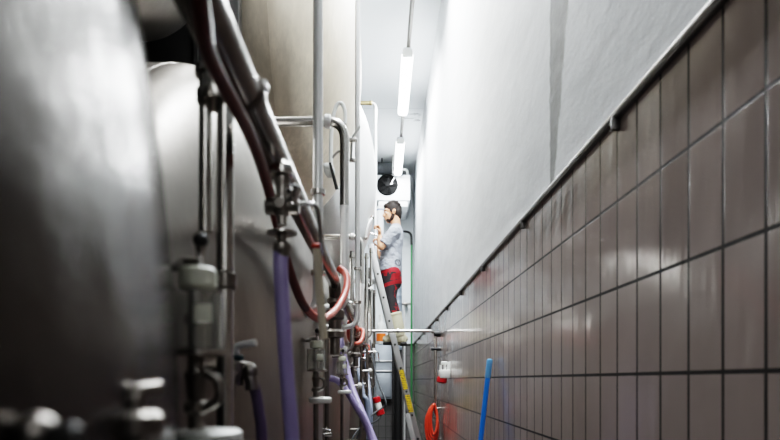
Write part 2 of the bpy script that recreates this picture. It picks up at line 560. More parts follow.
# red hoses
hp_ = smooth_path([at(197, -40, .5), at(203, 18, .57), at(213, 64, .66), at(250, 135, .86), at(266, 180, 1.1), at(280, 235, 1.35), at(293, 280, 1.5),
                   at(306, 308, 1.65), at(322, 319, 1.9), at(337, 308, 2.2), at(346, 290, 2.36), at(346, 275, 2.44), at(339, 268, 2.46)])
t = thing('rubber_hose', 'large red rubber hose looping down and up, turning pink at the pipe end', 'hose', at(322, 325, 1.9), 'red rubber hoses')
mb = MB(); mb.tube(hp_[:43], [.0082 + .00010 * k for k in range(43)], 16); part('dark_red_length', mb, M['redhose_dark'], t)  # shade painted into the upper length of a single-coloured hose
mb = MB(); mb.tube(hp_[42:], [.0125 + .00012 * k for k in range(len(hp_) - 42)], 16); part('pink_length', mb, M['redhose'], t)  # lit pink painted into the rest of the same hose
for n, lab in ((1, 'small pink hose loop behind the lavender hose, second along the pipes'), (2, 'tiny pink hose loop nearest the pipe across the corridor')):
    y = 2.46 + P * n
    ps = [Vector((XM - .02, y - .62, ZM - .02)), Vector((XM - .03, y - .55, ZM - .14)), Vector((XM - .03, y - .42, ZM - .24)), Vector((XM, y - .28, ZM - .29)),
          Vector((XM + .04, y - .14, ZM - .24)), Vector((XM + .055, y - .03, ZM - .12)), Vector((XM + .05, y + .02, ZM - .03)), Vector((XM + .01, y + .04, ZM - .01))]
    ps = [Vector((p.x, p.y, ZM + (p.z - ZM) * .5)) for p in ps]
    mb = MB(); mb.tube(smooth_path(ps), .015, 14)
    solo('rubber_hose', mb, M['redhose'], lab, 'hose', 'red rubber hoses')


def valve(label):
    Y = 1.0; c = at(282, 205, Y); t = thing('cross_valve', label, 'valve', c + Vector((0, 0, -.13)), 'cross valves hanging by the manifold pipes')
    s = Y / F
    up = Vector((0, 0, 1)); dn = -up
    mb = MB()
    mb.lathe(c + up * .02, up, [(.02, 0), (.017, .03), (.022, .045), (.022, .055), (.014, .06)], 20)
    mb.lathe(c + up * .018, dn, [(.026, 0), (.03, .006), (.03, .034), (.02, .045), (.014, .05), (.014, .075)], 20)
    mb.cyl(c + Vector((-.046, 0, -.004)), c + Vector((.048, 0, -.004)), .023, n=20, bev=.004)
    mb.cyl(c + Vector((0, -.045, -.006)), c + Vector((0, .03, -.006)), .018, n=16, bev=.003)
    part('body', mb, M['steel_dark'], t)
    mb = MB(); mb.lathe(c + up * .076, up, [(.012, 0), (.03, .006), (.032, .018), (.03, .03), (.024, .034), (.018, .046)], 20); part('cap', mb, M['steel'], t)
    mb = MB(); mb.cyl(c + Vector((.028, -.02, .0)), c + Vector((.048, -.035, .045)), .014, .017, bev=.004); mb.ball(c + Vector((.03, -.03, .03)), .018); part('knob', mb, M['chrome'], t)
    mb = MB(); mb.lathe(c + dn * .072, dn, [(.012, 0), (.042, .003), (.042, .009), (.014, .012)], 24); part('flange', mb, M['steel'], t)
    mb = MB(); mb.lathe(c + dn * .084, dn, [(.014, 0), (.012, .016), (.024, .024), (.026, .036), (.022, .048), (.02, .06)], 20); part('hose_union', mb, M['steel_dark'], t)
    p = bend_path([c + Vector((.045, -.004, .002)), c + Vector((.098, -.004, .004)), c + Vector((.108, .06, -.122))], .045)
    mb = MB(); mb.tube(p, .0075, 12); part('outlet_tube', mb, M['chrome'], t)
    t.scale = (.64,) * 3; t.location = c + Vector((0, 0, -.13 * .64))
    return t
v0 = valve('nearest steel cross valve with round cap, above the long lavender hose')
for q, sc, lab in ((at(338, 303, 3.6), 1.0, 'second steel cross valve, just beyond the end of the thick pipe'), (at(355, 337, 5.8), 1.0, 'smallest steel cross valve, level with the ladder')):
    v1 = dup(v0, (0, 0, 0), lab); v1.scale = (sc,) * 3; v1.location = q + Vector((0, 0, -.13))
for q, sc, lab in ((at(371, 352, 6.9), .9, 'small steel cross valve just left of the grey cabinet top'), (at(366, 378, 6.6), .8, 'lowest small steel cross valve, above the red and white plug coupling'),
                   (at(347, 356, 4.6), .7, 'small steel cross valve between the slanting lavender hose and the pink loop')):
    v1 = dup(v0, (0, 0, 0), lab); v1.scale = (sc,) * 3; v1.location = q + Vector((0, 0, -.13 * sc))

# cream hose with red collar
t = thing('cream_hose', 'cream stub hose with red collar hanging below the silver bent tube', 'hose', at(323, 338, 1.2))
mb = MB(); mb.tube(smooth_path([at(317, 247, 1.1), at(318.5, 275, 1.13), at(321, 308, 1.17), at(324, 338, 1.2)]), .0086, 14); part('tube', mb, M['cream_hose'], t)
mb = MB(); mb.lathe(at(317, 244, 1.1), (0, 0, -1), [(.008, 0), (.0112, .002), (.0112, .0075), (.008, .009)], 20); part('collar', mb, M['gasket'], t)

# lavender / blue hoses
def hose(pts, r, mat, label, grp='long plastic hoses hanging in front of the tanks'):
    mb = MB(); mb.tube(smooth_path(pts), r, 16)
    return solo('plastic_hose', mb, mat, label, 'hose', grp)
hose([at(281, 248, 1.0), at(281, 275, 1.0), at(284, 330, 1.0), at(288, 390, 1.0), at(292, 440, 1.0), at(298, 560, 1.0), at(300, 1215, 1.0)], .0132, M['lavender'],
     'thickest lavender hose hanging straight down from the nearest cross valve')
hose([at(339, 322, 3.7), at(340, 335, 3.68), at(344, 358, 3.6), at(352, 388, 3.5), at(362, 412, 3.4), at(374, 441, 3.3), at(392, 490, 3.2), at(408, 640, 3.1)], .0205, M['lavender'],
     'lavender hose slanting right from the second cross valve to the floor')
hose([at(330, 378, 3.2), at(338, 381, 3.2), at(346, 390, 3.2), at(355, 405, 3.2), at(364, 420, 3.22), at(372, 441, 3.22), at(388, 490, 3.1), at(404, 640, 3.0)], .018, M['lavender'],
     'lavender hose starting low by the second glass cylinder and joining the slanting one')
hose([at(355, 344, 5.8), at(356.5, 330, 5.6), at(358, 345, 5.3), at(359, 370, 5.1), at(363, 395, 5.0), at(368, 415, 5.0), at(370, 545, 5.0)], .022, M['bluegrey'],
     'blue grey hose hanging left of the ladder foot')
hose([at(366, 347, 6.4), at(366.5, 365, 6.2), at(369, 388, 6.0), at(371, 408, 5.9), at(371, 430, 5.9), at(372, 520, 5.9)], .02, M['bluegrey'],
     'thinner blue grey hose nearest the grey cabinet')
hose([at(251, 378, 1.12), at(256, 394, 1.12), at(259, 412, 1.12), at(262, 441, 1.12), at(264, 560, 1.12), at(264, 1128, 1.12)], .0108, M['faded'],
     'faded purple hose below the white lever valve')
hose([at(333, 330, 3.9), at(340, 400, 3.9), at(327, 420, 3.8), at(318, 450, 3.8), at(316, 598, 3.8)], .006, M['black'],
     'thin black hose curling behind the second glass bunging device', 'thin dark hoses')


def bunging(label):
    Y = 1.09; c = at(197, 428, Y); t = thing('bunging_device', label, 'pressure regulator', (c.x, c.y, 0), 'glass bunging devices in front of the tanks')
    u = Y / F
    def z(py): return CH + (380 - py) * u
    X = c.x; up = (0, 0, 1)
    mb = MB(); mb.lathe((X, Y, -.967), up, [(.045, 0), (.045, .01), (.014, .02), (.014, .967 + z(448))], 20); part('standpipe', mb, M['steel_dark'], t)
    mb = MB(); mb.lathe((X + .024, Y, z(446)), up, [(.055, 0), (.063, .006), (.063, .026), (.055, .032), (.03, .034)], 28); part('base_cap', mb, M['white_plastic'], t)
    mb = MB(); mb.lathe((X, Y, z(430)), up, [(.016, 0), (.016, .03), (.024, .036), (.024, .05), (.016, .058), (.02, .1), (.024, .106), (.018, .115), (.014, .16)], 20)
    mb.tube(bend_path([(X + .02, Y - .01, z(372)), (X + .045, Y - .01, z(378)), (X + .05, Y - .01, z(400)), (X + .02, Y - .01, z(408))], .02), .009, 10)
    part('stem', mb, M['steel_dark'], t)
    mb = MB(); mb.lathe((X + .006, Y, z(357)), up, [(.03, 0), (.056, .003), (.056, .012), (.03, .015)], 28); part('base_plate', mb, M['steel'], t)
    mb = MB(); mb.lathe((X, Y, z(350)), up, [(.05, 0), (.05, .112), (.046, .112), (.046, .004)], 28); part('glass_cylinder', mb, M['glass'], t)
    mb = MB(); mb.cyl((X, Y, z(350)), (X, Y, z(290)), .016, n=16); mb.lathe((X, Y, z(326)), up, [(.016, 0), (.024, .006), (.024, .02), (.016, .026)], 16); part('inner_tube', mb, M['steel'], t)
    mb = MB(); mb.box((X + .026, Y - .046, z(316)), (.034, .006, .034), bev=.002); part('scale_label', mb, M['cream_plastic'], t)
    mb = MB(); mb.lathe((X + .003, Y, z(290)), up, [(.030, 0), (.036, .006), (.036, .036), (.030, .042), (.01, .043)], 28); part('lid', mb, M['cream_plastic'], t)
    mb = MB(); mb.lathe((X + .008, Y, z(268)), up, [(.012, 0), (.008, .01), (.008, .03), (.011, .04)], 16); part('spindle', mb, M['steel'], t)
    mb = MB(); mb.ball((X + .008, Y, z(240)), .0145); part('ball_knob', mb, M['black'], t)
    mb = MB(); mb.tube(bend_path([(X + .01, Y, z(262)), (X - .03, Y, z(262)), (X - .03, Y - .01, z(268)), (X - .09, Y - .01, z(268))], .01), .009, 12)
    mb.cyl((X - .06, Y - .01, z(268)), (X - .092, Y - .01, z(268)), .0125, bev=.003); part('side_arm', mb, M['steel_dark'], t)
    return t
b0 = bunging('large blurred glass bunging device with cream lid at lower left')
SB = .6055
for q, lab in ((at(196.5, 0, .66), None), (at(316, 0, 1.88), 'small clear glass bunging device with white cap below the cream hose'), (at(342, 0, 3.15), 'tiny glass bunging device behind the slanting lavender hoses')):
    bb = b0 if lab is None else dup(b0, (0, 0, 0), lab)
    bb.scale = (SB,) * 3; bb.location = (q.x, q.y, .5854)

# near standpipes joined at a clamped collar
t = thing('twin_standpipe', 'blurred pair of upright steel pipes joined by a collar above the large bunging device', 'pipe', at(225, 1262, .95))
Y = .95
mb = MB(); mb.tube([at(225, 1262, Y), at(225, 96, Y)], .0145, 20); part('tall_pipe', mb, M['steel'], t)
mb = MB(); mb.tube([at(205.5, 232, Y), at(205.5, 96, Y)], .0112, 20); part('short_pipe', mb, M['steel'], t)
c = at(216, 98, Y)
mb = MB(); mb.lathe(c, (0, 0, 1), [(.030, -.012), (.032, -.008), (.032, .008), (.028, .012), (.028, .03), (.034, .034), (.034, .046), (.024, .05), (.019, .06), (.019, .14)], 28)
part('collar', mb, M['steel'], t)
mb = MB(); mb.box(c + Vector((.046, -.002, .02)), (.04, .012, .02), bev=.004); mb.ball(c + Vector((.05, -.015, .012)), .006); part('clamp_bolt', mb, M['chrome'], t)
mb = MB(); mb.lathe(at(225, 290, Y), (0, 0, 1), [(.016, 0), (.02, .004), (.02, .026), (.016, .03)], 20); part('lower_clamp', mb, M['steel_dark'], t)

# bright standpipes
def standpipe(px, Y, r, ztop, label, mat, ring=True, zlow=CH + .25):
    x = (px - 381) / F * Y
    t = thing('standpipe', label, 'pipe', (x, Y, 0), 'upright pipes in front of the tanks')
    mb = MB(); mb.tube(bend_path([(x, Y, ztop), (x, Y, zlow), (-.50, Y, zlow)], .07), r, 20); part('pipe', mb, mat, t)
    t.location.z = t.location.z
    for zz in ([zlow + .13, CH + .62] if ring else [ztop - .05]):
        mb = MB(); mb.lathe((x, Y, zz), (0, 0, 1), [(r, 0), (r + .008, .003), (r + .008, .018), (r, .021)], 20)
        part('clamp', mb, M['steel'], t)
    return t
standpipe(318, 1.9, .0168, CH + 1.6, 'tallest bright upright pipe left of the bent pipe, reaching the top edge', M['steel_light'], True, CH + .22)
standpipe(357.5, 3.2, .0145, CH + 2.9, 'slim cream upright pipe right of the bent pipe, reaching the top edge', M['steel_light'], True, CH + .30)
standpipe(352, 3.95, .015, CH + .9, 'short upright pipe behind the pink hose loop', M['steel'], False, CH + .2)
standpipe(366.5, 5.35, .016, CH + 1.2, 'short upright pipe between bent pipe and ladder', M['steel'], False, CH + .35)
standpipe(371, 6.0, .014, CH + 1.4, 'short upright pipe immediately left of the ladder', M['steel'], False, CH + .45)
standpipe(327, 3.25, .014, CH + .33, 'short dark upright pipe beside the small bunging device', M['steel_dark'], False, CH - .6)
standpipe(361, 4.6, .012, CH + .42, 'thin dark upright pipe left of the second pink loop', M['steel_dark'], False, CH - .5)
standpipe(369.5, 7.3, .016, CH + 1.45, 'dark upright pipe seen between ladder and short bright pipe', M['steel_dark'], False, CH - .2)
standpipe(374, 7.55, .02, CH + 1.2, 'dark upright pipe directly behind the upper ladder', M['steel_dark'], False, CH - .1)
standpipe(364.5, 6.6, .018, CH + 1.1, 'dark upright pipe behind the furthest bent pipe', M['steel_dark'], False, CH + .1)
standpipe(367, 5.7, .014, CH + .36, 'thin dark upright pipe between the two blue grey hoses', M['steel_dark'], False, CH - .5)


def bent(label):
    Y = 2.6; x = -.168; zt = CH + 1.19
    t = thing('bent_pipe', label, 'pipe', (x, Y, 0), 'bent pipes coming out between the tanks')
    mb = MB(); mb.tube(bend_path([(-1.02, Y, CH + .787), (-1.02, Y, zt), (x, Y, zt), (x, Y, CH + .80)], .085, 10), .0215, 22); part('elbow_pipe', mb, M['steel'], t)
    mb = MB(); mb.lathe((x, Y, CH + .80), (0, 0, -1), [(.0225, 0), (.0225, .02), (.02, .05), (.0195, .06)], 22); mb.tube(bend_path([(x, Y, CH + .75), (x, Y, CH + .33), (-.42, Y, CH + .33)], .06), .0195, 20); part('down_pipe', mb, M['steel_light'], t)
    mb = MB(); mb.lathe((-.262, Y, zt), (1, 0, 0), [(.0225, 0), (.031, .005), (.031, .028), (.0225, .033)], 22); part('clamp', mb, M['steel_light'], t)
    return t
e0 = bent('large steel pipe bending down beside the tall bright pipe, upper centre')
dup(e0, (0.008, P, 0), 'second bent pipe, its elbow level with the man\'s hands')
dup(e0, (.035, 2 * P, 0), 'furthest bent pipe beside the ladder')

# brass-ended vent pipe high on the right of the row
Y = 7.8
t = thing('vent_pipe', 'slim vent pipe with brass elbow high beside the white bulging tank', 'pipe', (at(375.5, 0, Y).x, Y, 0))
mb = MB(); mb.tube(bend_path([at(364, 103, Y), at(375.5, 103, Y), Vector((at(375.5, 0, Y).x, Y, CH + 1.12)), Vector((-.8, Y, CH + 1.12)), Vector((-.8, Y, CH + .62))], .09), .02, 16); part('pipe', mb, M['steel_light'], t)
mb = MB(); mb.cyl(at(356, 103, Y), at(370, 103, Y), .026, n=16, bev=.004); mb.ball(at(371, 103, Y), .032); part('brass_fitting', mb, M['brass'], t)

# sampling loop, lever valve and gusset on the beige tank
Y = 3.3
t = thing('sampling_loop', 'white gooseneck sampling tube arching above the bent pipe', 'pipe', at(334, 170, Y))
mb = MB(); mb.tube(smooth_path([at(331, 172, Y), at(331, 140, Y), at(333, 118, Y), at(337, 105, Y), at(342, 104, Y), at(345, 112, Y), at(345, 124, Y)]), .0115, 14); part('tube', mb, M['white_plastic'], t)
mb = MB(); mb.tube(smooth_path([at(345, 124, Y), at(346, 142, Y), at(345, 156, Y)]), .007, 10); mb.tube(smooth_path([at(345, 150, Y), at(338, 152, Y), at(332, 158, Y)]), .008, 10); part('inner_pipe', mb, M['steel_dark'], t)
t = thing('sampling_valve', 'small sampling valve with white lever between bent pipe and slim cream pipe', 'valve', at(352, 162, 3.15), 'small lever valves')
mb = MB(); mb.cyl(at(346, 139, 3.15), at(357, 140, 3.15), .014, n=16, bev=.004); mb.tube([at(352, 140, 3.15), at(351, 161, 3.15)], .007, 10); mb.lathe(at(352, 162, 3.15), (0, 0, 1), [(.008, 0), (.022, .004), (.022, .014), (.008, .018)], 16); part('body', mb, M['steel'], t)
mb = MB(); mb.tube([at(352, 138, 3.12), at(360, 126, 3.1)], [.006, .008], 10); part('lever', mb, M['white_plastic'], t)
t = thing('butterfly_valve', 'white butterfly valve with black slanted handle under the sampling loop', 'valve', at(328, 176, 2.75))
Y = 2.75
mb = MB(); mb.cyl(at(324, 168, Y), at(333, 168, Y), .024, n=18, bev=.005); mb.ball(at(330, 172, Y), (.026, .02, .03)); part('body', mb, M['white_plastic'], t)
mb = MB(); mb.tube([at(330, 163, Y - .02), at(337, 189, Y - .03)], [.007, .009], 10); part('handle', mb, M['black'], t)

# white-lever valve on the second tank
t = thing('lever_valve', 'blurred valve with white bent lever above the faded purple hose', 'valve', at(240, 400, 1.1), 'small lever valves')
Y = 1.1
mb = MB(); mb.lathe(at(236, 360, Y), (0, 0, -1), [(.012, 0), (.018, .006), (.018, .03), (.014, .036), (.014, .05)], 18)
mb.cyl(at(232, 366, Y), at(252, 370, Y + .05), .015, n=16, bev=.004); mb.ball(at(250, 371, Y), .016)
mb.tube(bend_path([at(234, 372, Y - .02), at(231, 384, Y - .03), at(232, 396, Y - .03)], .02), .009, 10)
mb.tube(bend_path([at(247, 372, Y), at(251, 378, Y), at(252, 390, Y)], .02), .013, 12)
mb.cyl(at(236, 366, Y), at(228, 366, Y + .42), .012, n=14); part('body', mb, M['steel_dark'], t)
mb = MB(); mb.cyl(at(236, 360, Y), at(236, 355, Y), .015, n=16, bev=.002); part('collar', mb, M['teal'], t)
mb = MB(); mb.tube(bend_path([at(236, 356, Y), at(236, 346, Y), at(256, 342.5, Y - .01)], .02), [.007] * 9 + [.0075], 12); part('lever', mb, M['white_plastic'], t)

# fittings at the very front, on the nearest tank
t = thing('drain_cock', 'blurred chrome drain cock with bent spout at bottom left', 'valve', at(138, 440, .38), 'fittings on the nearest tank')
Y = .375
mb = MB(); mb.tube(bend_path([at(136, 412, Y), at(136, 391, Y), at(158, 388, Y + .02)], .012), .0055, 12); part('spout', mb, M['steel_dark'], t)
mb = MB(); mb.lathe(at(138, 440, Y), (0, 0, 1), [(.012, -.03), (.012, 0), (.0165, .004), (.0165, .016), (.012, .02)], 18); mb.cyl(at(120, 426, Y), at(150, 428, Y), .007, n=12); mb.cyl(at(138, 432, Y), at(120, 432, Y + .05), .009, n=12); part('body', mb, M['steel_dark'], t)
t = thing('drain_cock', 'blurred round bright fitting in the bottom left corner', 'valve', at(38, 450, .235), 'fittings on the nearest tank')
Y = .235
mb = MB(); mb.ball(at(38, 433, Y), .0085); mb.cyl(at(38, 434, Y), at(38, 470, Y), .006, n=12); part('knob', mb, M['steel_dark'], t)
mb = MB(); mb.cyl(at(22, 443, Y), at(80, 440, Y), .0075, n=14, bev=.002); mb.cyl(at(58, 424, Y), at(62, 450, Y), .006, n=12); mb.cyl(at(48, 442, Y), at(30, 442, Y + .03), .006, n=12); part('body', mb, M['dark'], t)

# small silver tap low centre + row of small valves in the distance
t0 = thing('needle_valve', 'small bright needle valve at the bottom, left of the slanting lavender hose', 'valve', at(322, 440, 3.2), 'small needle valves on the lower tanks')
Y = 3.2
mb = MB(); mb.cyl(at(314, 436, Y), at(332, 434, Y), .012, n=14, bev=.003); mb.tube(bend_path([at(318, 436, Y), at(320, 428, Y), at(330, 431, Y)], .02), .008, 10); part('body', mb, M['chrome'], t0)
mb = MB(); mb.cyl(at(321, 434, Y - .02), at(323, 450, Y), .016, n=14); part('seat', mb, M['steel_dark'], t0)
for d, lab in (((.03, .9, .28), 'needle valve at the left end of the slanting lavender hoses'), ((.09, 1.7, .42), 'needle valve beside the blue grey hose'),
               ((.13, 2.4, .25), 'needle valve between the two blue grey hoses'), ((.14, 3.0, .52), 'needle valve below the tiny pink hose loop')):
    dup(t0, d, lab)

# stainless connection stubs from the lower tanks to the standpipes (white clamps)
def stub(px0, px1, py, Y, label, r=.012):
    t = thing('connection_stub', label, 'pipe', at(px0, py + 4, Y), 'short connection stubs on the lower tanks')
    mb = MB(); mb.cyl(at(px0, py, Y), at(px1, py, Y), r, n=14); part('pipe', mb, M['steel'], t)
    mb = MB(); mb.lathe(at(px1, py, Y), (1, 0, 0), [(r, -.03), (r + .012, -.026), (r + .012, -.008), (r, -.004)], 16); part('clamp', mb, M['white_plastic'], t)
stub(291, 310, 322, 2.05, 'thin silver stub left of the black knob of the small bunging device', .0075)
stub(332, 348, 350, 3.4, 'stub with white clamp above the fork of the lavender hoses')
stub(340, 362, 386, 4.2, 'stub with white clamp crossing behind the slanting lavender hose')
stub(352, 372, 371, 5.2, 'stub with white clamp between the blue grey hoses')
stub(356, 373, 289, 5.6, 'high stub with clamp left of the ladder top')
stub(360, 376, 352, 6.0, 'stub with clamp above the grey cabinet edge')

# --------------------------------------------------------- right-hand side
t = thing('pipe_barrier', 'slim pipe crossing the corridor in front of the man and dropping down the tiled wall', 'pipe', (W - .04, 6.5, CH - .3))
Y = 6.5
mb = MB(); mb.tube(bend_path([at(364, 331, Y), at(435.5, 331, Y), at(435.5, 412, Y)], .07), .0175, 16); part('pipe', mb, M['steel'], t)
mb = MB(); mb.lathe(at(397, 331, Y), (1, 0, 0), [(.018, 0), (.028, .004), (.028, .02), (.018, .024)], 16); part('clamp', mb, M['steel'], t)
mb = MB(); mb.cyl(at(434, 334, Y), (W + .005, Y, at(0, 334, Y).z), .034, n=16, bev=.006); mb.cyl(at(431, 349, Y), (W + .005, Y, at(0, 349, Y).z), .022, n=16, bev=.004); part('wall_bracket', mb, M['black'], t)

t = thing('wall_socket', 'white plug socket with red cap hanging on the tiled wall below the crossing pipe', 'socket', (W - .05, 5.6, at(0, 384, 5.6).z))
Y = 5.6; xw = W
c = Vector((W - .055, Y, at(0, 374, Y).z))
mb = MB(); mb.box(c, (.105, .13, .085), bev=.012); mb.box((W - .01, Y, c.z + .04), (.025, .1, .16), bev=.005)
for dx, hh in ((-.04, .06), (.0, .075), (.03, .065)): mb.cyl(c + Vector((dx, -.03, .03)), c + Vector((dx, -.03, .03 + hh)), .011, n=12)
part('housing', mb, M['white_plastic'], t)
mb = MB(); mb.cyl(c + Vector((0, 0, .09)), c + Vector((0, 0, .125)), .034, n=18, bev=.008); part('cable_gland', mb, M['white_plastic'], t)
mb = MB(); mb.lathe(c + Vector((-.022, -.01, -.03)), (-.15, 0, -1), [(.045, 0), (.05, .02), (.048, .05), (.03, .062)], 22); part('cap', mb, M['red_plastic'], t)

t = thing('coiled_hose', 'orange red hose hung in a long coil on the tiled wall', 'hose', (W - .07, 6.4, at(0, 460, 6.4).z))
Y = 6.4
for k in range(4):
    a = .035 + .012 * k; hgt = .34 + .03 * k; cx = W - .085 - .006 * k; yy = Y - .03 + .022 * k; zt = at(0, 404 + k, Y).z
    ps = []
    for q in range(25):
        th = 2 * PI * q / 24
        ps.append(Vector((cx + a * math.sin(th) * (1.0 if math.cos(th) < 0.6 else .8), yy + .01 * math.sin(2 * th), zt - hgt / 2 + hgt / 2 * math.cos(th))))
    mb = MB(); mb.tube(ps, .0135, 10); part('coil', mb, M['orange'], t)
mb = MB(); mb.cyl((W + .005, Y, zt - .012), (W - .13, Y, zt - .012), .008, n=10); part('hook', mb, M['steel_dark'], t)

# blue handle
t = thing('squeegee', 'bright blue broom handle leaning on the tiled wall at right', 'squeegee', (.478, 3.385, 0))
Y = 3.385; p1 = Vector((.652, Y, at(0, 359, Y).z)); p0 = Vector((.478, Y, .06)); d = (p1 - p0).normalized()
mb = MB(); mb.tube([p0, p1 - d * .11], .0145, 18); part('handle', mb, M['blue'], t)
mb = MB(); mb.lathe(p1 - d * .115, d, [(.0145, 0), (.0175, .006), (.0175, .085), (.0185, .1), (.016, .112), (.008, .116)], 18); part('grip_end', mb, M['blue_light'], t)
mb = MB(); mb.box((.478, Y, .05), (.05, .5, .03), bev=.008); mb.box((.478, Y, .018), (.012, .5, .04)); part('blade', mb, M['blue'], t)

# ----------------------------------------------------------- far equipment
XL = .325; ZL = CH + 3.98
def lamp(y0, y1, label):
    t = thing('strip_light', label, 'lamp', (XL, (y0 + y1) / 2, ZL - .05), 'strip lights hung along the corridor ceiling')
    mb = MB(); mb.box((XL, (y0 + y1) / 2, ZL + .055), (.11, y1 - y0, .035), bev=.008); part('housing', mb, M['white_paint'], t)
    mb = MB()
    u, v = Vector((1, 0, 0)), Vector((0, 0, 1))
    mb.skin([mb.ring(Vector((XL, yy, ZL)), u, v, .072 * k, 20, .046 * k) for yy, k in ((y0 + .03, .8), (y0 + .05, 1), (y1 - .05, 1), (y1 - .03, .8))])
    part('diffuser', mb, M['lamp'], t)
    for yy in (y0 + .018, y1 - .018):
        mb = MB(); mb.box((XL, yy, ZL + .004), (.13, .036, .085), bev=.012); part('end_cap', mb, M['white_plastic'], t)
lamp(6.88, 8.46, 'long glowing strip light hanging above the man, the nearer of two')
lamp(9.42, 10.92, 'shorter looking strip light overlapping the cooler, the farther of two')
lamp(4.05, 5.6, 'strip light over the middle of the corridor, outside the frame')  # unseen fixture added to light the middle of the corridor
lamp(1.3, 2.9, 'strip light over the front of the corridor, outside the frame')  # unseen fixture added to light the near end
t = thing('cable_trunking', 'grey cable rail running along the ceiling from lamp to lamp', 'cable rail', (XL, 6, ZL + .08))
mb = MB(); mb.box((XL + .005, 6, ZL + .093), (.036, 10.6, .03), bev=.004); mb.tube([(XL + .03, .8, ZL + .09), (XL + .03, 11.2, ZL + .09)], .007, 8); part('rail', mb, M['steel_dark'], t)
for yy in (1, 3.5, 6.2, 9.0, 11.1):
    mb = MB(); mb.cyl((XL, yy, ZL + .1), (XL, yy, CEIL), .006, n=8); part('hanger', mb, M['steel'], t)

t = thing('air_cooler', 'white ceiling air cooler with round black fan at the end of the corridor', 'cooler', (.23, 11.4, CH + 3.5))
y0 = 11.0
mb = MB(); mb.box((.235, y0 + .52, CH + 3.745), (.66, 1.04, .49), bev=.012); mb.box((.235, y0 + .5, CH + 3.44), (.58, .95, .12), bev=.03); part('housing', mb, M['white_paint'], t)
mb = MB(); mb.box((.235, y0 + .5, CH + 4.2), (.04, .9, .42)); part('ceiling_hanger', mb, M['steel'], t)
fc = Vector(((387.5 - 381) / F * y0, y0 - .01, CH + (380 - 185) / F * y0))
mb = MB(); mb.lathe(fc + Vector((0, .02, 0)), (0, -1, 0), [(.21, 0), (.205, .03), (.19, .045), (.18, .03), (.178, .012), (.0, .012)], 40); part('fan_ring', mb, M['fan_black'], t)
mb = MB()
for rr in (.055, .085, .115, .145, .172): mb.torus(fc + Vector((0, -.03, 0)), (0, 1, 0), rr, .003, 36, 6)
for k in range(8):
    a = k * PI / 4; mb.cyl(fc + Vector((0, -.03, 0)), fc + Vector((.19 * math.cos(a), -.022, .19 * math.sin(a))), .003, n=6)
mb.cyl(fc + Vector((0, -.04, 0)), fc + Vector((0, -.005, 0)), .045, n=20); part('fan_grille', mb, M['fan_black'], t)
mb = MB()
for k in range(5):
    a = k * 2 * PI / 5; R = Matrix.Rotation(-a, 3, 'Y') @ Matrix.Rotation(.5, 3, 'X')
    mb.box(fc + Vector((.1 * math.cos(a), -.012, .1 * math.sin(a))), (.13, .006, .075), R, bev=.002)
part('fan_blades', mb, M['fan_black'], t)
mb = MB(); mb.tube(smooth_path([fc + Vector((.05, -.05, .0)), fc + Vector((.085, -.05, .0)), fc + Vector((.09, -.05, .05)), fc + Vector((.12, -.05, .1)), fc + Vector((.13, -.02, .14))]), .009, 10); part('drain_tube', mb, M['white_plastic'], t)
t = thing('supply_duct', 'dark grey round duct lying across the top of the air cooler', 'duct', (.2, 11.5, CH + 4.02))
mb = MB(); mb.cyl((-.6, 11.2, CH + 4.19), (.33, 11.2, CH + 4.19), .12, n=28, bev=.006); mb.lathe((.0, 11.2, CH + 4.19), (1, 0, 0), [(.12, 0), (.128, .005), (.128, .025), (.12, .03)], 28); part('duct', mb, M['charcoal'], t)
mb = MB(); mb.cyl((.02, 11.2, CH + 4.3), (.02, 11.2, CEIL), .012, n=10); mb.cyl((-.3, 11.2, CH + 4.3), (-.3, 11.2, CEIL), .012, n=10); part('hanger', mb, M['dark'], t)
mb = MB(); mb.tube(bend_path([(.33, 11.2, CH + 4.17), (.52, 11.2, CH + 4.17), (.52, 11.2, CH + 3.98)], .06), .03, 12); part('outlet', mb, M['steel_light'], t)

# vertical duct, lower half ribbed
t = thing('standing_duct', 'grey blue upright duct with black ribbed lower half behind the ladder', 'duct', (.315, 10.6, 0))
Y = 10.6; x = (398 - 381) / F * Y
mb = MB(); mb.lathe((x, Y, at(0, 350, Y).z), (0, 0, 1), [(.075, 0)] + [q for k in range(14) for q in ((.075, .14 * k + .02), (.079, .14 * k + .03), (.075, .14 * k + .04))] + [(.075, 1.98), (.05, 2.02)], 24); part('upper_duct', mb, M['duct'], t)
mb = MB(); mb.lathe((x, Y, 0), (0, 0, 1), [(.078 if k % 2 else .071, (CH + .57) * k / 100) for k in range(101)], 24); part('ribbed_hose', mb, M['black'], t)
t = thing('drain_pipe', 'arched pipe in the far right corner with dark bend and green upright', 'pipe', (.62, 11.85, 0))
Y = 11.8
mb = MB(); mb.tube([at(411.5, 243, Y), at(411.5, 451, Y)], .02, 14); part('green_pipe', mb, M['green'], t)
mb = MB(); mb.tube(bend_path([at(396, 231.5, Y), at(411.5, 231.5, Y), at(411.5, 245, Y)], .17, 10), .024, 14); part('bend', mb, M['black'], t)
mb = MB(); mb.box(at(406, 304, Y + .05), (.2, .12, .04), bev=.005); mb.box((at(407, 0, Y).x, YFAR - .06, at(0, 304, Y).z), (.05, .12, .04)); part('bracket', mb, M['steel_dark'], t)
Y = 11.9
t = thing('upright_conduit', 'thin pale conduit beside the green pipe in the far corner', 'pipe', at(404.5, 451, Y))
mb = MB(); mb.tube([at(404.5, 451, Y), at(404.5, 300, Y)], .018, 12); part('pipe', mb, M['steel_light'], t)
mb = MB(); mb.box(at(404.5, 380, Y - .02), (.07, .05, .2), bev=.01); part('junction_box', mb, M['bluegrey'], t)

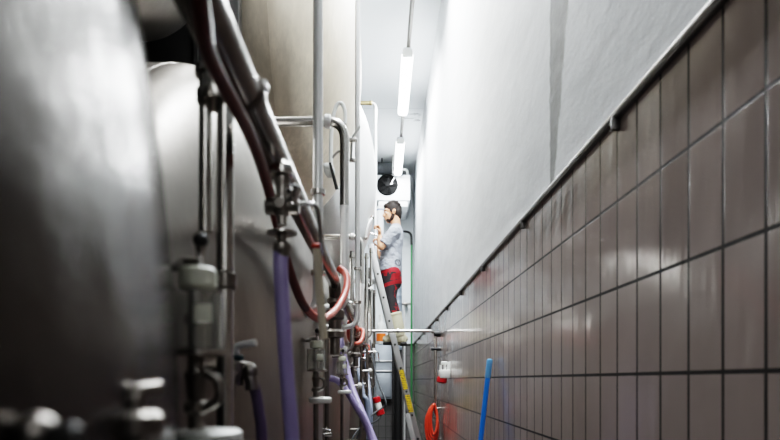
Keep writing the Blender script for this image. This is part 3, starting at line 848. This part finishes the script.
t = thing('switch_cabinet', 'grey blue metal cabinet on the tiled wall left of the ladder', 'cabinet', (.06, YFAR - .12, at(0, 399, 11.8).z))
Y = 11.8
c0 = at(374, 344, Y); c1 = at(392, 399, Y)
mb = MB(); mb.box(((c0.x + c1.x) / 2, YFAR - .125, (c0.z + c1.z) / 2), (c1.x - c0.x, .25, c0.z - c1.z), bev=.012); part('body', mb, M['grey_paint'], t)
mb = MB(); mb.box(((c0.x + c1.x) / 2, Y - .005, at(0, 385, Y).z), (c1.x - c0.x - .04, .03, .5), bev=.008); part('door', mb, M['grey_paint'], t)
mb = MB(); mb.box(((c0.x + c1.x) / 2, Y - .01, at(0, 371, Y).z), (c1.x - c0.x, .06, .03), bev=.006); mb.box(((c0.x + c1.x) / 2, Y - .01, at(0, 361, Y).z), (c1.x - c0.x, .04, .02), bev=.004); part('ledge', mb, M['steel_light'], t)
t = thing('spray_canister', 'white plastic canister with orange label behind the crossing pipe', 'canister', at(381, 344, 11.85))
Y = 11.95 - .08
b = Vector((at(381, 0, Y).x, Y, c0.z))
mb = MB(); mb.lathe(b, (0, 0, 1), [(.085, 0), (.095, .02), (.095, .36), (.085, .42), (.04, .47), (.035, .5), (.035, .56), (.03, .57)], 24); part('bottle', mb, M['white_plastic'], t)
mb = MB(); mb.lathe(b + Vector((0, 0, .57)), (0, 0, 1), [(.04, 0), (.04, .05), (.03, .06)], 18); part('cap', mb, M['white_plastic'], t)
mb = MB(); mb.lathe(b + Vector((0, 0, .06)), (0, 0, 1), [(.096, 0), (.098, .002), (.098, .16), (.096, .162)], 24); part('label', mb, M['orange_plastic'], t)

# cables with a red and white plug coupling
t = thing('plug_coupling', 'red and white plug coupling hanging on dark cables left of the ladder foot', 'plug', at(378, 414, 6.0))
Y = 6.0
a0 = at(376, 397, Y); a1 = at(381, 415, Y); d = (a1 - a0).normalized(); L = (a1 - a0).length
mb = MB(); mb.lathe(a0, d, [(.03, 0), (.042, .008), (.042, L * .28), (.03, L * .3)], 18); mb.lathe(a0 + d * L * .68, d, [(.034, 0), (.044, .006), (.044, L * .3), (.024, L * .32)], 18); part('red_shell', mb, M['red_plastic'], t)
mb = MB(); mb.lathe(a0 + d * L * .28, d, [(.03, 0), (.036, .01), (.036, L * .4), (.03, L * .41)], 18); part('white_sleeve', mb, M['white_plastic'], t)
for k, (pts, lab) in enumerate((([at(370, 340, 6.2), at(373, 362, 6.1), at(379, 385, 6.0), at(386, 402, 5.9), at(382, 408, 5.9), at(372, 415, 5.8), at(358, 430, 5.6), at(350, 450, 5.5), at(340, 532, 5.5)], 'dark cable making a sharp V beside the plug coupling'),
                                ([at(373, 350, 6.3), at(375, 375, 6.2), at(376, 397, 6.02)], 'dark cable running down into the plug coupling'),
                                ([at(381, 415, 6.0), at(376, 421, 5.9), at(364, 428, 5.8), at(356, 445, 5.8), at(354, 524, 5.8)], 'dark cable sagging from the plug coupling to the floor'))):
    mb = MB(); mb.tube(smooth_path(pts), .0085, 10)
    solo('power_cable', mb, M['charcoal'], lab, 'cable', 'cables by the ladder foot')

# white upright tube the man is busy with
t = thing('sight_tube', 'white upright tube with grey ring in front of the man\'s face', 'pipe', (-.012, 7.32, CH + 1.24))
Y = 7.32; x = at(380.2, 0, Y).x
mb = MB(); mb.tube(bend_path([(x, Y, at(0, 207, Y).z), (x, Y, CH + 1.28), (-.8, Y, CH + 1.28), (-.8, Y, CH + .44)], .11, 9), .043, 24); part('tube', mb, M['white_paint'], t)
mb = MB(); mb.lathe((x, Y, at(0, 211, Y).z), (0, 0, 1), [(.043, 0), (.048, .004), (.048, .02), (.043, .024)], 24); part('ring', mb, M['bluegrey'], t)
t = thing('tank_lever', 'steel lever on the white bulging tank, gripped by the man', 'lever', at(372, 236, 6.85))
Y = 6.84
mb = MB(); mb.tube([at(368, 232.5, Y), at(381.5, 236.5, Y)], .011, 12); part('rod', mb, M['steel'], t)
mb = MB(); mb.ball(at(368, 232, Y), .024); part('pivot', mb, M['steel_dark'], t)
t = thing('grab_bar', 'curved bright handle bar on the white bulging tank left of the ladder top', 'handle', at(366, 240, 6.6))
Y = 6.35
mb = MB(); mb.tube(smooth_path([at(365.5, 238, Y), at(366.5, 230, Y - .02), at(369, 223, Y - .02), at(372.5, 217.5, Y)]), .016, 12); part('bar', mb, M['steel_light'], t)
mb = MB(); mb.ball(at(372.5, 217.5, Y), .022); mb.ball(at(365.5, 238, Y), .022); part('boss', mb, M['steel_dark'], t)

# ------------------------------------------------------------------ ladder
YA, YB = 6.73, 7.17
def lad(z):       # centre line of the ladder in x at height z
    return .163 - .242 * (z - 1.918)
t = thing('ladder', 'aluminium ladder with yellow stickers leaning on the tanks under the man', 'ladder', (lad(0), 6.95, 0))
ang = math.atan(.242); R = Matrix.Rotation(-ang, 3, 'Y')
ZT = 3.10
for yy in (YA, YB):
    mid = ZT / 2 + .0
    mb = MB(); mb.box((lad(mid), yy, mid), (.072, .026, ZT / math.cos(ang)), R, bev=.004); part('stile', mb, M['alu'], t)
for k in range(-6, 5):
    z = 1.905 + .28 * k
    if z > ZT - .08 or z < .1: continue
    mb = MB(); mb.cyl((lad(z), YA - .004, z), (lad(z), YB + .004, z), .0145, n=14); ru = part('rung', mb, M['alu'], t)
    mb = MB(); mb.cyl((lad(z), YA - .0135, z), (lad(z), YA - .0175, z), .014, n=12); part('rung_plug', mb, M['black'], ru)
for za, zb in ((1.37, 1.61), (1.10, 1.31)):
    z = (za + zb) / 2; mb = MB(); mb.box((lad(z), YA - .0145, z), (.056, .004, zb - za), R); part('sticker', mb, M['sticker'], t)
mb = MB()
mb.box((lad(.55) - .055, YA - .004, .55), (.06, .03, 1.1), R, bev=.004); part('extension_stile', mb, M['alu'], t)
for yy in (YA, YB):
    mb = MB(); mb.box((lad(.03), yy, .03), (.085, .045, .06), bev=.01); part('foot', mb, M['black'], t)

# --------------------------------------------------------------------- man
YM = 6.95; KM = F / YM
def mx(px): return (px - 381) / KM
def mz(py): return CH + (380 - py) / KM
man = thing('person', 'man in grey t-shirt, red and black trousers and cream boots standing on the ladder', 'person', (.19, YM, 1.919))


def chain(mb, pts, n=16):
    """tapered limb: frusta between ball joints; pts = (Vector, radius)"""
    for (a, ra), (b, rb) in zip(pts[:-1], pts[1:]):
        a = Vector(a); b = Vector(b)
        mb.cyl(a, b, ra, rb, n)
    for a, ra in pts:
        mb.ball(a, ra, n, 10)


def loft(mb, rows, n=28):
    """rows: (x, y, z, rx, ry) horizontal ellipses"""
    mb.skin([mb.ring(Vector((x, y, z)), Vector((1, 0, 0)), Vector((0, 1, 0)), rx, n, ry) for x, y, z, rx, ry in rows])


def remesh(o, voxel, it=4):
    m = o.modifiers.new('union', 'REMESH'); m.mode = 'VOXEL'; m.voxel_size = voxel; m.use_smooth_shade = True
    s = o.modifiers.new('soft', 'SMOOTH'); s.factor = .5; s.iterations = it


# body: head, neck, trunk, legs, arms and hands as one surface
mb = MB()
hc = Vector((mx(392.2), YM, mz(212.4)))
tilt = Matrix.Rotation(-.10, 3, 'Y')
def hp(x, y, z): return hc + tilt @ Vector((x, y, z))
mb.ball(hp(.012, 0, .022), (.098, .076, .098), 24, 16, rot=tilt)
mb.ball(hp(-.030, 0, -.045), (.064, .060, .082), 20, 14, rot=tilt)
mb.ball(hp(-.052, 0, -.098), (.034, .036, .030), 14, 10)
mb.ball(hp(-.066, 0, .024), (.034, .055, .022), 14, 10)
mb.cyl(hp(-.082, 0, .012), hp(-.112, 0, -.030), .011, .017, 12); mb.ball(hp(-.108, 0, -.031), (.018, .017, .014))
for s in (-1, 1):
    mb.ball(hp(-.098, .012 * s, -.035), .011)
    mb.ball(hp(-.062, .036 * s, -.022), (.026, .024, .022))
    mb.ball(hp(.018, .078 * s, -.012), (.022, .010, .034), rot=Matrix.Rotation(.25, 3, 'Y')); mb.ball(hp(.026, .083 * s, -.004), (.014, .012, .022))
mb.ball(hp(-.088, 0, -.063), (.016, .024, .009)); mb.ball(hp(-.084, 0, -.078), (.015, .022, .009))
chain(mb, [(hp(.030, 0, -.06), .056), (Vector((mx(396.2), YM, mz(228.5))), .060), (Vector((mx(395.5), YM, mz(236))), .085)])
loft(mb, [(mx(395), YM, mz(229), .05, .07), (mx(394), YM, mz(234), .09, .17), (mx(392.5), YM, mz(243), .112, .17), (mx(391), YM, mz(257), .105, .15), (mx(390), YM, mz(270), .10, .15), (mx(390), YM, mz(284), .10, .15)])
SHL = Vector((mx(394.5), YM - .175, mz(235.3))); SHR = Vector((mx(393), YM + .175, mz(235.3)))
ELL = Vector((mx(381.2), YM - .205, mz(250.8))); ELR = Vector((mx(381.5), YM + .22, mz(253)))
WRL = Vector((mx(379.6), YM - .125, mz(238.2))); WRR = Vector((mx(379), YM + .26, mz(243)))
for a, b, c in ((SHL, ELL, WRL), (SHR, ELR, WRR)):
    chain(mb, [(a, .062), (a.lerp(b, .4), .054), (b, .041)])
    chain(mb, [(b, .041), (b.lerp(c, .35), .043), (c, .027)])


def hand(wr, fwd, across, palm, grip):
    """palm block, five separate curled fingers, thumb from the side; fwd: wrist to knuckles"""
    f = fwd.normalized(); a = across.normalized(); p = palm.normalized()
    kn = wr + f * .088
    for k in range(4):
        o = a * (-.030 + .020 * k)
        mb.tube([wr + o * .55, wr + f * .04 + o * .9, kn + o], [.015, .016, .0125], 10)
        L = (.040, .045, .042, .033)[k]
        q0 = kn + o
        c1 = grip
        q1 = q0 + (f * .75 + p * .6).normalized() * L
        q2 = q1 + (f * -.25 + p * 1.0).normalized() * L * .8
        q3 = q2 + (f * -1.0 + p * .3).normalized() * L * .6
        chain(mb, [(q0, .0105), (q1, .0098), (q2, .009), (q3, .0078)], 10)
    b0 = wr + f * .022 - a * .026; b1 = b0 + (f * .5 - a * .75 + p * .4).normalized() * .038; b2 = b1 + (f * .7 - a * .1 + p * .7).normalized() * .034; b3 = b2 + (f * .4 + a * .3 + p * .8).normalized() * .026
    chain(mb, [(b0, .015), (b1, .0125), (b2, .011), (b3, .009)], 10)


hand(WRL, Vector((.02, .02, 1)), Vector((-.25, 1, 0)), Vector((-1, -.2, -.1)), None)
hand(WRR, Vector((-.05, .05, 1)), Vector((.2, -1, 0)), Vector((-1, .15, 0)), None)
hips = [(Vector((mx(391.5), YM + s * .095, mz(274))), Vector((mx(389.2), YM + s * .105, mz(299))), Vector((mx(398.8), YM + s * .095, mz(337)))) for s in (-1, 1)]
for h, k_, a in hips:
    chain(mb, [(h, .09), (h.lerp(k_, .5), .076), (k_, .056)])
    chain(mb, [(k_, .056), (k_.lerp(a, .35), .053), (a, .038)])
    chain(mb, [(a, .038), (a + Vector((.03, 0, -.055)), .03), (a + Vector((-.13, 0, -.062)), .024)])
body = part('body', mb, M['skin'], man); remesh(body, .0055, 3)

# hair, beard, eyes
mb = MB()
mb.ball(hp(.022, 0, .040), (.102, .083, .094), 24, 16, rot=tilt)
mb.ball(hp(.060, 0, -.005), (.062, .076, .078), 20, 14)
mb.ball(hp(-.050, 0, .082), (.050, .062, .036), 18, 12, rot=Matrix.Rotation(.2, 3, 'Y'))
mb.ball(hp(.078, 0, -.055), (.034, .052, .04), 16, 10)
for s in (-1, 1): mb.ball(hp(-.006, .072 * s, .012), (.02, .010, .036))
for k in range(26):
    a = random.uniform(-1.2, 1.2); e = random.uniform(-.6, 1.3)
    mb.ball(hp(.02 + .09 * math.sin(e) * random.choice((-1, 1)) * .8, .07 * math.sin(a), .06 + .07 * math.cos(e) * math.cos(a) ** .5 if math.cos(a) > 0 else .08), (.03, .018, .018), 10, 8, rot=Matrix.Rotation(random.uniform(-.6, .6), 3, 'Y'))
remesh(part('hair', mb, M['hair'], man), .008, 2)
mb = MB()
mb.ball(hp(-.046, 0, -.090), (.042, .047, .038), 20, 12); mb.ball(hp(-.012, 0, -.075), (.05, .0625, .045), 20, 12)
for s in (-1, 1): mb.ball(hp(.004, .062 * s, -.045), (.022, .012, .05))
mb.ball(hp(-.089, 0, -.052), (.015, .030, .007))
remesh(part('beard', mb, M['beard'], man), .006, 2)
for s in (-1, 1):
    mb = MB(); mb.ball(hp(-.078, .031 * s, .004), .0115, 12, 8); e = part('eye', mb, M['eye'], man)
    mb = MB(); mb.ball(hp(-.0865, .032 * s, .003), .0055, 10, 6); part('iris', mb, M['hair'], e)
    mb = MB(); mb.ball(hp(-.082, .033 * s, .023), (.012, .024, .006), 12, 8); part('eyebrow', mb, M['hair'], man)

# t-shirt
mb = MB()
loft(mb, [(mx(396.0), YM, mz(224.3), .056, .064), (mx(395.6), YM, mz(226), .062, .07), (mx(395.6), YM, mz(228.3), .078, .100), (mx(394.8), YM, mz(231.5), .103, .165), (mx(393.6), YM, mz(236), .122, .198), (mx(392.4), YM, mz(243), .134, .196),
          (mx(391), YM, mz(254), .130, .178), (mx(390.3), YM, mz(263), .136, .178), (mx(390), YM, mz(272.5), .143, .186)], 32)
for a, b in ((SHL, ELL), (SHR, ELR)):
    e = a.lerp(b, .84)
    chain(mb, [(a, .078), (a.lerp(b, .35), .074)]); mb.cyl(a.lerp(b, .3), e, .074, .066, 18)
sh = part('t_shirt', mb, M['shirt'], man); remesh(sh, .010, 3)
# the shirt's shader reads object coordinates: put its origin at the left hip
off = Vector((0, YM, mz(272))) - Vector(man['_o'])
sh.data.transform(Matrix.Translation(-off)); sh.location = off

# trousers
mb = MB()
loft(mb, [(mx(390), YM, mz(270), .128, .172), (mx(390.5), YM, mz(276), .138, .180), (mx(391), YM, mz(283), .138, .182), (mx(391), YM, mz(288), .11, .16)], 32)
for h, k_, a in hips:
    chain(mb, [(h + Vector((0, 0, -.02)), .112), (h.lerp(k_, .5), .098), (k_ + Vector((.003, 0, 0)), .083), (k_.lerp(a, .22), .084), (k_.lerp(a, .40), .086)], 20)
tro = part('trousers', mb, M['trousers'], man); remesh(tro, .010, 3)
off = Vector((0, YM, mz(318))) - Vector(man['_o'])
tro.data.transform(Matrix.Translation(-off)); tro.location = off
# boots
for h, k_, a in hips:
    mb = MB()
    t0 = k_.lerp(a, .40)
    mb.lathe(t0, a - t0, [(.09, 0), (.104, .006), (.104, .03), (.097, .04), (.095, .12), (.09, .2), (.078, .29)], 24)
    s0 = Vector((a.x + .03, a.y, 1.972))
    chain(mb, [(a + Vector((0, 0, -.01)), .068), (Vector((a.x + .012, a.y, 1.995)), .062)])
    mb.ball(Vector((a.x + .01, a.y, 1.99)), (.09, .06, .075), 20, 12); mb.ball(Vector((a.x - .045, a.y, 1.985)), (.16, .053, .062), 22, 12); mb.ball(Vector((a.x - .125, a.y, 1.975)), (.075, .052, .048), 18, 12)
    mb.box((a.x - .045, a.y, 1.958), (.27, .084, .046), bev=.02)
    bo = part('boot', mb, M['boot'], man); remesh(bo, .008, 3)
    mb = MB(); mb.box((a.x - .125, a.y, 1.932), (.14, .094, .024), bev=.01); mb.box((a.x + .055, a.y, 1.927), (.075, .088, .034), bev=.01); mb.box((a.x - .03, a.y, 1.938), (.2, .08, .018), bev=.006); part('sole', mb, M['sole'], man)

# --------------------------------------------------------- light and camera
def area(name, loc, sx, sy, power, rot=(0, 0, 0), col=(.93, .97, 1)):
    l = D.lights.new(name, 'AREA'); l.shape = 'RECTANGLE'; l.size = sx; l.size_y = sy; l.energy = power; l.color = col
    o = D.objects.new(name, l); COL.objects.link(o); o.location = loc; o.rotation_euler = rot
    return o
for yy, pw in ((7.67, 80), (10.17, 60), (4.82, 145), (2.1, 48)):  # last two sit under the added unseen fixtures
    area('tube_light', (XL, yy, ZL - .052), .12, 1.42, pw)
area('daylight_from_the_open_gate', (.1, -1.9, CH + 1.5), 1.0, 1.6, 55, (-PI / 2 - .0, PI, 0))  # fill light added behind the camera; the back wall has no opening
w = D.worlds.new('dim_room_air'); S.world = w; w.use_nodes = True
bg = w.node_tree.nodes['Background']; bg.inputs[0].default_value = (.55, .6, .66, 1); bg.inputs[1].default_value = .03
cam = D.cameras.new('camera'); co = D.objects.new('camera', cam); COL.objects.link(co)
co.location = (0, 0, CH); co.rotation_euler = (PI / 2, 0, 0)
cam.sensor_fit = 'HORIZONTAL'; cam.sensor_width = 36; cam.lens = 36 * F / 780
cam.shift_x = 9 / 780; cam.shift_y = 160 / 780
cam.clip_start = .02; cam.clip_end = 60
cam.dof.use_dof = True; cam.dof.focus_distance = 7.0; cam.dof.aperture_fstop = 3.6
S.camera = co
S.view_settings.view_transform = 'Filmic'; S.view_settings.look = 'High Contrast'
S.view_settings.exposure = 0.6; S.view_settings.gamma = 1.0
for o in D.objects:
    if '_o' in o: del o['_o']
